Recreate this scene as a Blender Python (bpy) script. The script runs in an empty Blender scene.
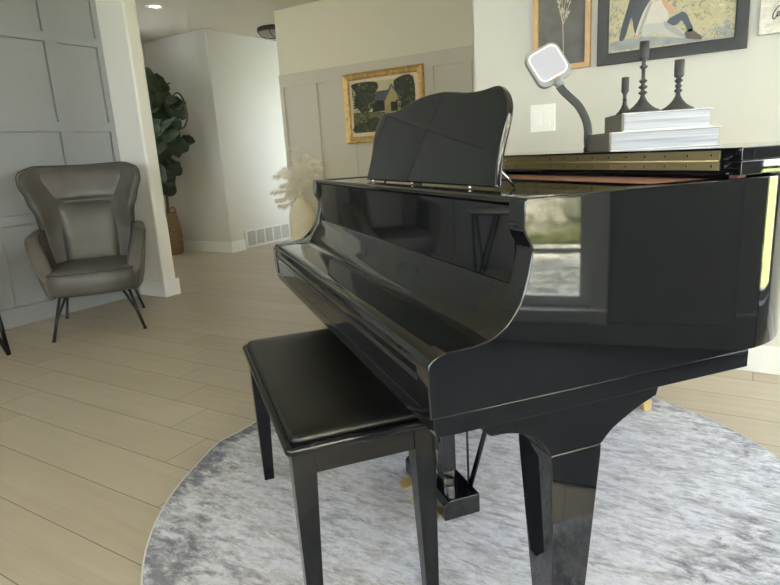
import bpy, bmesh, math, random
from math import sin, cos, pi, radians as rad
from mathutils import Vector, Matrix
random.seed(7)
C = bpy.context.scene.collection
sc = bpy.context.scene

# ------------------------------------------------------------------ helpers
class MB:
    def __init__(s, o=(0, 0, 0)):
        s.bm = bmesh.new(); s.o = Vector(o); s.mi = 0
    def v(s, p): return s.bm.verts.new(Vector(p) - s.o)
    def f(s, vs, smooth=False):
        try:
            fc = s.bm.faces.new(vs); fc.material_index = s.mi; fc.smooth = smooth; return fc
        except ValueError: return None
    def box(s, x0, x1, y0, y1, z0, z1):
        a = [s.v((x, y, z)) for z in (z0, z1) for x, y in ((x0, y0), (x1, y0), (x1, y1), (x0, y1))]
        for q in ((3, 2, 1, 0), (4, 5, 6, 7), (0, 1, 5, 4), (1, 2, 6, 5), (2, 3, 7, 6), (3, 0, 4, 7)): s.f([a[i] for i in q])
        return s
    def prism(s, poly, fn, a0, a1, smooth=False):
        """poly: 2d points; fn(p,q,t) -> 3d; extruded from t=a0 to a1"""
        A = [s.v(fn(p, q, a0)) for p, q in poly]; B = [s.v(fn(p, q, a1)) for p, q in poly]
        s.f(A[::-1]); s.f(B); n = len(poly)
        for i in range(n): s.f([A[i], A[(i + 1) % n], B[(i + 1) % n], B[i]], smooth)
        return s
    def loft(s, rings, cap=True, smooth=True, closed=True):
        R = [[s.v(p) for p in r] for r in rings]; n = len(R[0])
        for a, b in zip(R, R[1:]):
            for i in range(n if closed else n - 1): s.f([a[i], a[(i + 1) % n], b[(i + 1) % n], b[i]], smooth)
        if cap: s.f(R[0][::-1]); s.f(R[-1])
        return s
    def tube(s, pts, r, n=10, cap=True, flat=None):
        pts = [Vector(p) for p in pts]; rs = r if isinstance(r, (list, tuple)) else [r] * len(pts)
        rings = []; up = None
        for i, p in enumerate(pts):
            d = (pts[min(i + 1, len(pts) - 1)] - pts[max(i - 1, 0)]).normalized()
            if up is None: up = d.orthogonal().normalized() if flat is None else Vector(flat)
            x = (up - d * up.dot(d)).normalized(); y = d.cross(x); up = x
            k = 1.0 if flat is None else .28
            rings.append([p + x * cos(2 * pi * j / n) * rs[i] + y * sin(2 * pi * j / n) * rs[i] * k for j in range(n)])
        return s.loft(rings, cap)
    def lathe(s, prof, c=(0, 0, 0), n=32, smooth=True, cap=True):
        return s.loft([[(c[0] + r * cos(2 * pi * j / n), c[1] + r * sin(2 * pi * j / n), c[2] + z) for j in range(n)] for r, z in prof], cap, smooth)
    def grid(s, fn, nu, nv, smooth=True):
        V = [[s.v(fn(i / nu, j / nv)) for j in range(nv + 1)] for i in range(nu + 1)]
        for i in range(nu):
            for j in range(nv): s.f([V[i][j], V[i + 1][j], V[i + 1][j + 1], V[i][j + 1]], smooth)
        return s
    def build(s, name, mat, parent=None, bevel=0, seg=2, sub=0, solid=0, recalc=True, auto=False):
        if recalc: bmesh.ops.recalc_face_normals(s.bm, faces=s.bm.faces)
        me = bpy.data.meshes.new(name); s.bm.to_mesh(me); s.bm.free()
        for m in (mat if isinstance(mat, (list, tuple)) else [mat]): me.materials.append(m)
        o = bpy.data.objects.new(name, me); C.objects.link(o)
        if parent: o.parent = parent
        else: o.location = s.o
        if solid:
            m = o.modifiers.new('t', 'SOLIDIFY'); m.thickness = solid; m.offset = 0
        if bevel:
            m = o.modifiers.new('b', 'BEVEL'); m.width = bevel; m.segments = seg; m.limit_method = 'ANGLE'; m.angle_limit = rad(35)
            m.harden_normals = False
            for p in me.polygons: p.use_smooth = True
            w = o.modifiers.new('w', 'WEIGHTED_NORMAL'); w.keep_sharp = False
        if sub:
            m = o.modifiers.new('s', 'SUBSURF'); m.levels = sub; m.render_levels = sub
        return o

def tag(o, label=None, cat=None, group=None, kind=None):
    if label: o['label'] = label
    if cat: o['category'] = cat
    if group: o['group'] = group
    if kind: o['kind'] = kind
    return o
def thing(name, label, cat, loc=(0, 0, 0), rz=0, group=None):
    o = bpy.data.objects.new(name, None); C.objects.link(o); o.location = loc; o.rotation_euler = (0, 0, rz)
    o.empty_display_size = .1
    return tag(o, label, cat, group)
def struct(o): o['kind'] = 'structure'; return o
def spline(pts, n=8, closed=False):
    P = [Vector(p) for p in pts]; out = []; m = len(P)
    for i in range(m if closed else m - 1):
        g = (lambda k: P[k % m]) if closed else (lambda k: P[max(0, min(m - 1, k))])
        a, b, c, d = g(i - 1), g(i), g(i + 1), g(i + 2)
        for k in range(n):
            t = k / n
            out.append(.5 * ((2 * b) + (c - a) * t + (2 * a - 5 * b + 4 * c - d) * t * t + (3 * b - a - 3 * c + d) * t ** 3))
    if not closed: out.append(P[-1].copy())
    return out

# ------------------------------------------------------------------ materials
def s2l(c):
    return tuple(((x / 255) / 12.92 if x / 255 <= .04045 else ((x / 255 + .055) / 1.055) ** 2.4) for x in c) + (1,)
def mat(name, col, rough=.6, metal=0, spec=.5, coat=0, noise=None, bump=None, lin=False, **kw):
    m = bpy.data.materials.new(name); m.use_nodes = True; nt = m.node_tree; N = nt.nodes; L = nt.links
    b = N['Principled BSDF']; c = col if lin else s2l(col)
    b.inputs['Base Color'].default_value = c; b.inputs['Roughness'].default_value = rough; b.inputs['Metallic'].default_value = metal
    b.inputs['Specular IOR Level'].default_value = spec
    if coat: b.inputs['Coat Weight'].default_value = coat; b.inputs['Coat Roughness'].default_value = .03
    for k, v in kw.items(): b.inputs[k].default_value = v
    tc = N.new('ShaderNodeTexCoord')
    if noise:  # (scale, amount 0..1 dark factor, detail)
        nz = N.new('ShaderNodeTexNoise'); nz.inputs['Scale'].default_value = noise[0]; nz.inputs['Detail'].default_value = noise[2] if len(noise) > 2 else 4
        L.new(tc.outputs['Object'], nz.inputs['Vector'])
        r = N.new('ShaderNodeValToRGB'); r.color_ramp.elements[0].position = .3; r.color_ramp.elements[1].position = .7
        k = noise[1]; r.color_ramp.elements[0].color = tuple(x * (1 - k) for x in c[:3]) + (1,); r.color_ramp.elements[1].color = tuple(min(1, x * (1 + k)) for x in c[:3]) + (1,)
        L.new(nz.outputs['Fac'], r.inputs['Fac']); L.new(r.outputs['Color'], b.inputs['Base Color'])
    if bump:  # (scale, strength)
        nz = N.new('ShaderNodeTexNoise'); nz.inputs['Scale'].default_value = bump[0]; nz.inputs['Detail'].default_value = 3
        L.new(tc.outputs['Object'], nz.inputs['Vector'])
        bp = N.new('ShaderNodeBump'); bp.inputs['Strength'].default_value = bump[1]; bp.inputs['Distance'].default_value = .004
        L.new(nz.outputs['Fac'], bp.inputs['Height']); L.new(bp.outputs['Normal'], b.inputs['Normal'])
    return m

WHITE = mat('wall_white', (212, 210, 202), .55, bump=(60, .06))
WARM = mat('wall_warm', (226, 218, 192), .6, bump=(60, .06))
PANEL = mat('wall_panel_greige', (208, 200, 178), .5)
GREY = mat('wall_blue_grey', (154, 157, 159), .45)
DGREY = mat('wall_backlit_grey', (146, 148, 148), .6)  # backlit shade put into the paint of window wall, baseboard and casing
TRIM = mat('trim_white', (236, 236, 232), .35)
CEIL = mat('ceiling_paint', (205, 198, 180), .8, bump=(35, .35))
BLACK = mat('polished_ebony', (18, 19, 22), .035, spec=.85, noise=(3, .15))
BLACKS = mat('ebony_satin', (12, 12, 13), .22)
VINYL = mat('black_vinyl', (17, 17, 17), .36, bump=(300, .05))
BRASS = mat('brass', (226, 202, 146), .35, metal=.8)
OLDBR = mat('hinge_brass', (176, 164, 122), .5, metal=.85)
CHROME = mat('chrome', (220, 220, 220), .12, metal=1)
BRONZE = mat('plate_bronze', (128, 92, 70), .4, noise=(8, .2))
FELT = mat('brown_felt', (150, 108, 92), .8)
LEATH = mat('grey_leather', (86, 82, 76), .40, noise=(5, .22, 6), bump=(90, .12))
SEAM = mat('leather_piping', (60, 57, 53), .5)
IRON = mat('black_iron', (30, 30, 31), .45)
CANDLE = mat('pewter_black', (66, 65, 66), .5, noise=(30, .1))
GOLD = mat('gilt', (208, 172, 108), .42, metal=.45, noise=(25, .3), bump=(60, .2))
MATB = mat('picture_mat', (226, 208, 176), .8)
FRB = mat('black_frame', (58, 59, 60), .5, noise=(12, .15))
OAK = mat('oak_frame', (200, 164, 118), .5, noise=(14, .15))
PLAST = mat('white_plastic', (246, 245, 240), .35)
LGREY = mat('lamp_grey', (150, 150, 148), .4)
DARKPL = mat('lamp_neck_rubber', (62, 63, 64), .55)
DIFF = mat('lamp_diffuser', (176, 175, 188), .35)
CERAM = mat('cream_ceramic', (236, 222, 188), .45, noise=(12, .06), bump=(25, .1))
COVER = mat('book_cover_white', (224, 224, 228), .5)
SPINE = mat('book_spine_grey', (128, 124, 116), .6, noise=(20, .08))
LEAF = mat('fig_leaf', (66, 80, 56), .72, noise=(9, .3))
BARK = mat('fig_bark', (112, 84, 60), .8, noise=(20, .2))
MARBLE = mat('table_marble', (205, 205, 203), .25, noise=(4, .06))
VENTM = mat('vent_enamel', (226, 224, 216), .4)
VENTD = mat('vent_inside', (96, 95, 92), .7)
PAMPAS = mat('pampas', (250, 240, 222), .9, noise=(6, .1))
BINDING = mat('rug_binding', (214, 210, 204), .9, bump=(200, .3))

def glass_mat():
    m = bpy.data.materials.new('window_glass'); m.use_nodes = True; nt = m.node_tree; nt.nodes.clear()
    o = nt.nodes.new('ShaderNodeOutputMaterial'); mx = nt.nodes.new('ShaderNodeMixShader'); t = nt.nodes.new('ShaderNodeBsdfTransparent'); g = nt.nodes.new('ShaderNodeBsdfGlossy')
    g.inputs['Roughness'].default_value = .02; mx.inputs[0].default_value = .06
    nt.links.new(t.outputs[0], mx.inputs[1]); nt.links.new(g.outputs[0], mx.inputs[2]); nt.links.new(mx.outputs[0], o.inputs[0]); return m
GLASS = glass_mat()

class NT:
    """small node graph writer"""
    def __init__(s, name):
        s.m = bpy.data.materials.new(name); s.m.use_nodes = True; s.t = s.m.node_tree; s.b = s.t.nodes['Principled BSDF']
        s.tc = s.t.nodes.new('ShaderNodeTexCoord')
    def L(s, a, b): s.t.links.new(a, b)
    def inp(s, sock, val):
        if hasattr(val, 'links'): s.L(val, sock)
        else: sock.default_value = val
    def math(s, op, a, b=0.0):
        n = s.t.nodes.new('ShaderNodeMath'); n.operation = op; s.inp(n.inputs[0], a); s.inp(n.inputs[1], b); return n.outputs[0]
    def sep(s, vec):
        n = s.t.nodes.new('ShaderNodeSeparateXYZ'); s.L(vec, n.inputs[0]); return n.outputs
    def comb(s, x, y, z=0.0):
        n = s.t.nodes.new('ShaderNodeCombineXYZ')
        for i, q in enumerate((x, y, z)): s.inp(n.inputs[i], q)
        return n.outputs[0]
    def noise(s, vec, scale, detail=4, rough=.5, dist=0):
        n = s.t.nodes.new('ShaderNodeTexNoise'); s.L(vec, n.inputs['Vector']); n.inputs['Scale'].default_value = scale
        n.inputs['Detail'].default_value = detail; n.inputs['Roughness'].default_value = rough; n.inputs['Distortion'].default_value = dist; return n.outputs['Fac']
    def white(s, vec):
        n = s.t.nodes.new('ShaderNodeTexWhiteNoise'); n.noise_dimensions = '3D'; s.L(vec, n.inputs['Vector']); return n.outputs['Value']
    def ramp(s, fac, stops, const=False):
        n = s.t.nodes.new('ShaderNodeValToRGB'); s.L(fac, n.inputs[0]); e = n.color_ramp.elements
        while len(e) < len(stops): e.new(.5)
        for k, (p, c) in zip(e, stops): k.position = p; k.color = s2l(c) if len(c) == 3 else c
        if const: n.color_ramp.interpolation = 'CONSTANT'
        return n.outputs[0]
    def mix(s, fac, a, b, mode='MIX'):
        n = s.t.nodes.new('ShaderNodeMix'); n.data_type = 'RGBA'; n.blend_type = mode; s.inp(n.inputs[0], fac); s.inp(n.inputs[6], a); s.inp(n.inputs[7], b); return n.outputs[2]
    def bump(s, h, st, d=.002):
        n = s.t.nodes.new('ShaderNodeBump'); n.inputs['Strength'].default_value = st; n.inputs['Distance'].default_value = d; s.L(h, n.inputs['Height']); s.L(n.outputs[0], s.b.inputs['Normal'])
    def col(s, c, rough=None):
        s.inp(s.b.inputs['Base Color'], c)
        if rough is not None: s.inp(s.b.inputs['Roughness'], rough)
        return s.m

def floor_mat():
    g = NT('wood_look_tile'); x, y, z = g.sep(g.tc.outputs['Object'])
    rr = g.math('DIVIDE', g.math('SUBTRACT', y, 1.222), .2055); row = g.math('FLOOR', rr); fy = g.math('SUBTRACT', rr, row)
    uu = g.math('DIVIDE', g.math('ADD', g.math('ADD', x, 1.79), g.math('MULTIPLY', row, .2265)), 1.219); cu = g.math('FLOOR', uu); fx = g.math('SUBTRACT', uu, cu)
    def edge(fr, size):   # distance to the nearest edge in metres
        return g.math('MULTIPLY', g.math('SUBTRACT', .5, g.math('ABSOLUTE', g.math('SUBTRACT', fr, .5))), size)
    d = g.math('MINIMUM', edge(fx, 1.219), edge(fy, .2055))
    grout = g.math('LESS_THAN', d, .0017)
    rnd = g.white(g.comb(cu, row, 3.0))
    gv = g.comb(g.math('ADD', g.math('MULTIPLY', x, 1.3), g.math('MULTIPLY', rnd, 40)), g.math('MULTIPLY', y, 16), g.math('MULTIPLY', rnd, 9))
    grain = g.noise(gv, 1.6, 6, .6, .6)
    blotch = g.noise(g.comb(g.math('ADD', x, g.math('MULTIPLY', rnd, 17)), g.math('MULTIPLY', y, 2.2), rnd), 2.1, 3)
    c = g.ramp(grain, [(.25, (174, 160, 138)), (.5, (188, 175, 153)), (.78, (198, 187, 168))])
    c = g.mix(g.math('MULTIPLY', blotch, .6), c, s2l((158, 143, 122)))
    c = g.mix(g.math('MULTIPLY', rnd, .28), c, s2l((206, 198, 184)))
    c = g.mix(grout, c, s2l((120, 106, 84)))
    g.bump(g.math('SUBTRACT', g.math('MULTIPLY', grain, .15), grout), .25, .0015)
    return g.col(c, g.math('ADD', .30, g.math('MULTIPLY', grain, .16)))
FLOOR = floor_mat()

def rug_mat():
    g = NT('distressed_rug'); v = g.tc.outputs['Object']; x, y, z = g.sep(v)
    # streaks run along local X (rug is rotated with its weave)
    st = g.comb(g.math('MULTIPLY', x, 3.0), g.math('MULTIPLY', y, 9.0), 0.0)
    n1 = g.noise(st, 2.6, 8, .72, .7); n2 = g.noise(v, 2.3, 4, .6, .3); n3 = g.noise(v, 55, 6, .8); n4 = g.noise(st, 7, 6, .75, .4)
    r = g.math('SQRT', g.math('ADD', g.math('MULTIPLY', x, x), g.math('MULTIPLY', y, y)))
    mixn = g.math('ADD', g.math('MULTIPLY', n1, .55), g.math('MULTIPLY', n4, .45))
    base = g.ramp(mixn, [(.36, (128, 125, 130)), (.45, (184, 182, 188)), (.52, (216, 216, 222)), (.75, (230, 230, 236))])
    ed = g.math('MULTIPLY', g.math('MAXIMUM', g.math('SUBTRACT', r, .45), 0.0), .62)
    sp = g.noise(g.comb(g.math('MULTIPLY', x, 1.0), g.math('MULTIPLY', y, 1.8), 4.0), 17, 6, .75, .4)
    k = g.math('ADD', g.math('ADD', g.math('MULTIPLY', n2, .9), ed), g.math('MULTIPLY', sp, 1.1))
    mm = g.math('MULTIPLY', g.math('MAXIMUM', g.math('MINIMUM', g.math('MULTIPLY', g.math('SUBTRACT', k, 1.22), 5.0), 1.0), 0.0), .85)
    c = g.mix(mm, base, s2l((92, 92, 102)))
    taupe = g.math('MULTIPLY', g.math('MAXIMUM', g.math('MINIMUM', g.math('MULTIPLY', g.math('SUBTRACT', g.noise(st, 1.5, 8, .78, .5), .51), 9.0), 1.0), 0.0), .42)
    c = g.mix(taupe, c, s2l((150, 142, 136)))
    c = g.mix(g.math('MULTIPLY', g.math('MAXIMUM', g.math('SUBTRACT', n3, .40), 0.0), 1.5), c, s2l((150, 150, 160)))
    g.bump(g.noise(v, 320, 3, .7), .5, .004)
    return g.col(c, .95)
RUG = rug_mat()

def basket_mat():
    g = NT('woven_basket'); w = g.t.nodes.new('ShaderNodeTexWave'); w.wave_type = 'BANDS'; w.bands_direction = 'Z'; w.inputs['Scale'].default_value = 18; w.inputs['Distortion'].default_value = 6
    w.inputs['Detail Scale'].default_value = 6; g.L(g.tc.outputs['Object'], w.inputs[0])
    g.bump(w.outputs['Fac'], .6, .01)
    return g.col(g.ramp(w.outputs['Fac'], [(.1, (110, 86, 58)), (.6, (166, 138, 100)), (.9, (190, 165, 128))]), .85)
BASKET = basket_mat()
def pages_mat():
    g = NT('book_pages'); x, y, z = g.sep(g.tc.outputs['Object'])
    n = g.noise(g.comb(g.math('MULTIPLY', x, 3), g.math('MULTIPLY', y, 3), g.math('MULTIPLY', z, 330)), 1.0, 3)
    return g.col(g.ramp(n, [(.3, (150, 154, 168)), (.5, (186, 190, 202)), (.75, (206, 208, 212))]), .8)
PAGES = pages_mat()

def foliage_print(name, stops, scale, dist=1.0):
    g = NT(name); return g.col(g.ramp(g.noise(g.tc.outputs['Object'], scale, 6, .7, dist), stops), .45)
# ------------------------------------------------------------------ room shell
H = 2.55
XR = 1.9; YF = -2.6
def holes(mb, axis, t0, t1, a0, a1, z0, z1, ops):
    """a wall slab along an axis with rectangular openings ops=(a0,a1,z0,z1)"""
    def bx(p, q, r, s_):
        if q - p < 1e-4 or s_ - r < 1e-4: return
        if axis == 'x': mb.box(p, q, t0, t1, r, s_)
        else: mb.box(t0, t1, p, q, r, s_)
    cur = a0
    for (b0, b1, c0, c1) in sorted(ops):
        bx(cur, b0, z0, z1); bx(b0, b1, z0, c0); bx(b0, b1, c1, z1); cur = b1
    bx(cur, a1, z0, z1)
    return mb
fl = MB(); fl.box(-6.6, 2.0, -2.75, 5.08, -.08, 0); fl.box(-5.5, -4.2, 5.08, 8.3, -.08, 0); struct(fl.build('floor', FLOOR))
ce = MB(); ce.box(-9.0, 2.0, -2.75, 5.12, H, H + .12); ce.box(-5.5, -4.22, 5.12, 8.3, H, H + .12); struct(ce.build('ceiling', CEIL))  # slab runs past the hall as an unseen eave, added to block sun

# left wall: board and batten, blue grey
w = MB(); w.box(-4.62, -4.5, YF, 3.22, 0, H)
bt = .024
ys = [3.0775, 2.6875, 2.03, 1.37, .71, .05, -.61, -1.27, -1.93]
for y in ys: w.box(-4.5, -4.5 + bt, y - .0475 if y < 3 else 3.055, min(3.1, y + .0475), .138, H)
for z0, z1 in ((.72, .783), (1.365, 1.438), (2.003, 2.068)): w.box(-4.5, -4.5 + bt + .0008, YF, 3.1, z0, z1)
zr = [.138, .72, .783, 1.365, 1.438, 2.003, 2.068, H]; ye = [(3.055, 3.1)] + [(y - .0475, y + .0475) for y in ys[1:]]
for (s0, s1), (t0, t1) in zip(ye, ye[1:]):
    for z0, z1 in ((.138, .72), (.783, 1.365), (1.438, 2.003), (2.068, H)): w.box(-4.501, -4.488, t1, s0 - .009, z0, z1 - (.009 if z1 < H else 0))  # gaps on two edges added so the panels draw shadow lines
struct(w.build('wall_left', GREY, bevel=.0012, seg=1))
b = MB(); b.box(-4.5, -4.478, YF, 3.099, 0, .138); struct(b.build('baseboard_left', GREY, bevel=.004))
# white stub wall / column end
w = MB(); w.box(-4.5, -4.15, 3.10, 3.222, 0, H); struct(w.build('wall_stub', mat('stub_white', (240, 238, 232), .5), bevel=.018, seg=3))
b = MB(); b.box(-4.478, -4.15, 3.084, 3.1, 0, .138); b.box(-4.15, -4.134, 3.084, 3.238, 0, .138); b.box(-4.5, -4.15, 3.222, 3.238, 0, .138); struct(b.build('baseboard_stub', TRIM, bevel=.004))
# hall beyond
w = MB(); w.prism([(-6.55, 5.03), (-5.37, 5.03), (-5.37, 8.2), (-5.49, 8.2), (-5.49, 5.15), (-6.55, 5.15)], lambda p, q, t: (p, q, t), 0, H); struct(w.build('wall_hall', WHITE, bevel=.008))
HWFILL = (3.6, 4.2, 1.0, 2.05)  # unseen side window, added to brighten the hall
w = MB(); holes(w, 'y', -6.57, -6.45, 3.1, 5.03, 0, H, [HWFILL]); struct(w.build('wall_hall_side', WHITE))
w = MB(); w.box(-6.45, -4.62, 3.1, 3.222, 0, H); struct(w.build('wall_hall_near', WHITE))
b = MB(); b.box(-6.45, -5.354, 5.014, 5.03, 0, .131); b.box(-5.37, -5.354, 5.03, 5.255, 0, .131); b.box(-5.37, -5.354, 6.12, 8.1, 0, .131); struct(b.build('baseboard_hall', TRIM, bevel=.004))
CW = (6.35, 6.75, .3, 2.15)
w = MB(); holes(w, 'y', -4.33, -4.23, 5.101, 8.2, 0, H, [CW]); struct(w.build('wall_corridor_right', WARM))
w = MB(); w.box(-5.5, -4.2, 8.1, 8.25, 0, H); struct(w.build('wall_corridor_end', WHITE))
# panelled wall
w = MB(); w.box(-4.33, -1.185, 5.0, 5.1, 0, H); struct(w.build('wall_panelled', WARM, bevel=.01))
w = MB(); fy = 4.984
w.box(-4.33, -1.285, fy, 5.0, 1.797, 1.922); w.box(-4.33, -1.285, fy, 5.0, .14, .28)
for x0, x1 in [(-4.33, -4.283), (-3.935, -3.845), (-3.495, -3.405), (-3.055, -2.965), (-2.615, -2.525), (-2.225, -2.15), (-1.80, -1.71), (-1.36, -1.285)]:
    w.box(x0, x1, fy, 5.0, .28, 1.797)
w.box(-4.33, -1.285, 4.9985, 5.0, .28, 1.797)
struct(w.build('trim_panelling', PANEL, bevel=.003))
b = MB(); b.box(-4.346, -1.285, 4.972, 5.0, 0, .14); struct(b.build('baseboard_panelled', PANEL, bevel=.004))
w = MB(); w.box(-1.285, -1.185, 3.09, 4.999, 0, H); struct(w.build('wall_return', WARM))
w = MB(); w.box(-1.285, XR, 2.99, 3.09, 0, H); struct(w.build('wall_back', WHITE, bevel=.018, seg=3))
b = MB(); b.box(-1.30, XR, 2.974, 2.99, 0, .128); struct(b.build('baseboard_back', TRIM, bevel=.006))
# right wall with windows mirrored in the piano, plus an unseen one added for light
W1 = (.30, 1.04, .20, 2.0); W2 = (1.80, 2.84, .20, 2.25); WFILL = (-2.35, -.35, .3, 2.25)
w = MB(); holes(w, 'y', XR, XR + .14, YF, 3.09, 0, H, [WFILL, W1, W2]); struct(w.build('wall_right', DGREY))
F2 = (-1.0, .5, .9, 2.1); F1 = (-3.1, -2.0, .95, 2.15)
w = MB(); holes(w, 'x', YF - .14, YF, -4.62, XR + .14, 0, H, [F1, F2]); struct(w.build('wall_front', WHITE))
b = MB()
for y0, y1 in ((YF, 2.97),): b.box(XR - .016, XR, y0, y1, 0, .128)
struct(b.build('baseboard_right', DGREY, bevel=.004))

def window(n, axis, t, sgn, op, nx, nz, paint=None):
    """casing, sash bars and a pane; t is the inner face, sgn points outdoors"""
    a0, a1, z0, z1 = op; m = MB()
    def bx(p, q, d0, d1, r, s_):
        d0, d1 = sorted((t + sgn * d0, t + sgn * d1))
        if axis == 'y': m.box(d0, d1, p, q, r, s_)
        else: m.box(p, q, d0, d1, r, s_)
    c = .085
    for p, q, r, s_ in ((a0 - c, a0, z0 - c, z1 + c), (a1, a1 + c, z0 - c, z1 + c), (a0, a1, z1, z1 + c), (a0, a1, z0 - c, z0)): bx(p, q, -.016, .0, r, s_)
    bx(a0 - c, a1 + c, -.05, 0, z0 - .025, z0)
    fr = .055
    for p, q, r, s_ in ((a0, a0 + fr, z0, z1), (a1 - fr, a1, z0, z1), (a0 + fr, a1 - fr, z0, z0 + fr), (a0 + fr, a1 - fr, z1 - fr, z1)): bx(p, q, .05, .10, r, s_)
    for i in range(1, nx):
        x = a0 + (a1 - a0) * i / nx; bx(x - .011, x + .011, .06, .09, z0 + fr, z1 - fr)
    for i in range(1, nz):
        z = z0 + (z1 - z0) * i / nz; bx(a0 + fr, a1 - fr, .062, .088, z - .014, z + .014)
    o = m.build('window_%d' % n, paint or TRIM); struct(o)
    g = MB(); d = sorted((t + sgn * .073, t + sgn * .077))
    if axis == 'y': g.box(d[0], d[1], a0 + fr, a1 - fr, z0 + fr, z1 - fr)
    else: g.box(a0 + fr, a1 - fr, d[0], d[1], z0 + fr, z1 - fr)
    g.build('window_pane', GLASS, o)
    # daylight portal
    L = bpy.data.lights.new('portal', 'AREA'); L.shape = 'RECTANGLE'; L.size = a1 - a0; L.size_y = z1 - z0; L.cycles.is_portal = True
    lo = bpy.data.objects.new('daylight_portal', L); C.objects.link(lo); ca = (a0 + a1) / 2; cz = (z0 + z1) / 2; tt = t + sgn * .13
    lo.location = (tt, ca, cz) if axis == 'y' else (ca, tt, cz)
    d = Vector((-sgn, 0, 0)) if axis == 'y' else Vector((0, -sgn, 0))
    lo.rotation_euler = d.to_track_quat('-Z', 'Z').to_euler()
window(1, 'y', XR, 1, W1, 2, 6); window(2, 'y', XR, 1, W2, 2, 3, DGREY)
window(3, 'y', XR, 1, WFILL, 2, 6); window(4, 'x', YF, -1, F2, 3, 4); window(7, 'x', YF, -1, F1, 3, 4); window(5, 'y', -4.33, 1, CW, 1, 4); window(6, 'y', -6.45, -1, HWFILL, 2, 3)  # the rear right and hall side windows are unseen, added for fill light

# outdoors, seen only as reflections
LAWN = mat('lawn', (136, 146, 84), .9, noise=(3, .25)); HEDGE = foliage_print('hedge_leaves', [(.32, (80, 82, 72)), (.45, (132, 130, 114)), (.55, (190, 184, 166)), (.68, (224, 220, 208))], 4.5, 1.2); HEDGE.node_tree.nodes['Principled BSDF'].inputs['Roughness'].default_value = .9; PAVE = mat('patio_paving', (96, 94, 90), .8, noise=(3, .1))
g = MB(); g.box(2.1, 26, -14, 16, -.32, -.2); tag(g.build('lawn', LAWN), kind='structure')
p_ = MB(); p_.box(2.05, 5.6, -8, 1.55, -.2, -.05); tag(p_.build('planting_bed', HEDGE), kind='structure')
h = MB((6.6, -2, -.2))
def hedge(u, v):
    y = -9 + 10.6 * u; a = v * pi; return (6.6 - 1.0 * sin(a) - .22 * sin(y * 5 + v * 7) * sin(a), y, -.2 + (5.2 + .3 * sin(y * 3)) * (1 - cos(a)) / 2)
h.grid(hedge, 70, 16); tag(h.build('garden_hedge', HEDGE), 'tall tan and green hedge outside the side window', 'hedge')

# ------------------------------------------------------------------ rug
rx, ry, rr_ = -.69, 1.564, 1.003
RT = .012
def rugz(a, r):
    k = math.exp(-((a - 3.33) / .10) ** 2) * .016 + math.exp(-((a - 3.02) / .08) ** 2) * .012
    return k * max(0, (r - .75) / .25)
m = MB((rx, ry, 0)); NA, NR = 144, 14
top = []
for j in range(NR + 1):
    r = j / NR
    top.append([(rx + rr_ * max(r, .002) * cos(2 * pi * i / NA), ry + rr_ * max(r, .002) * sin(2 * pi * i / NA), RT + rugz(2 * pi * i / NA, r)) for i in range(NA)])
bot = [[(x, y, .001 + max(0, z - RT) * .9) for x, y, z in top[-1]]]
m.loft(top + bot, True)
rug = m.build('area_rug', RUG); tag(rug, 'round grey and white distressed rug under the piano and bench', 'rug')
m = MB((rx, ry, 0)); m.loft([[(rx + (rr_ + .004 * cos(t)) * cos(2 * pi * i / NA), ry + (rr_ + .004 * cos(t)) * sin(2 * pi * i / NA), .0075 + .006 * sin(t) + rugz(2 * pi * i / NA, 1)) for i in range(NA)] for t in [k * pi / 4 for k in range(9)]], False)
m.build('binding', BINDING, rug)

# ------------------------------------------------------------------ piano  (local x = depth w, y = length u)
TH = 0.898819877447984
cT, sT = cos(TH), sin(TH)
def uw(u, w, z=0): return (-sT * u + cT * w, cT * u + sT * w, z)
PO = (1.05, 1.565, 0)
piano = thing('grand_piano', 'glossy black grand piano with raised music desk standing on the round rug', 'piano', uw(1.565, 1.05, RT), TH)
PO = (1.05, 1.565, RT)
def pm(): return MB(PO)
UN, UFAR = .82, 2.335
ZB, ZT = .632, .978
wz = lambda p, q, t: (p, t, q)      # profile (w,z) along u
arm = [(.348, .63), (.346, .713), (.3485, .726), (.356, .735), (.368, .740), (.390, .743), (.43, .745)]
arm += [tuple(p) for p in [(q.x, q.y) for q in spline([(.43, .745), (.462, .752), (.492, .771), (.517, .803), (.531, .838), (.541, .880), (.541, .898), (.533, .912), (.528, .925)], 5)[1:]]]
arm += [(.527, .93), (.529, .972), (.533, ZT), (1.07, ZT), (1.07, ZB)]
m = pm(); m.prism(arm, wz, UN, UN + .05); m.prism(arm, wz, UFAR - .05, UFAR)
bent = [(1.07, .82), (1.105, .8255), (1.15, .840), (1.205, .8725), (1.27, .921), (1.34, .975), (1.45, 1.068), (1.56, 1.18), (1.70, 1.38), (1.795, 1.64), (1.835, 1.86), (1.815, 2.08), (1.73, 2.265), (1.60, 2.328), (1.45, UFAR), (1.07, UFAR)]
outer = [(q.x, q.y) for q in spline([Vector((a, b_, 0)) for a, b_ in bent], 7)]
def inset(path, d):
    out = []
    for i, (x, y) in enumerate(path):
        a = path[max(0, i - 1)]; b_ = path[min(len(path) - 1, i + 1)]; t = Vector((b_[0] - a[0], b_[1] - a[1])).normalized()
        out.append((x - t.y * d, y + t.x * d))
    return out
inner = inset(outer, .04)
m.loft([[(o_[0], o_[1], ZB), (o_[0], o_[1], ZT), (i_[0], i_[1], ZT), (i_[0], i_[1], ZB)] for o_, i_ in zip(outer, inner)], False, smooth=False)
m.build('rim', BLACK, piano, bevel=.003, seg=3)
m = pm(); sb = inset(outer, .03); m.prism(sb + [(.60, 2.27), (.60, .86)], lambda p, q, t: (p, q, t), .80, .812); m.build('soundboard', BRONZE, piano)
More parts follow.
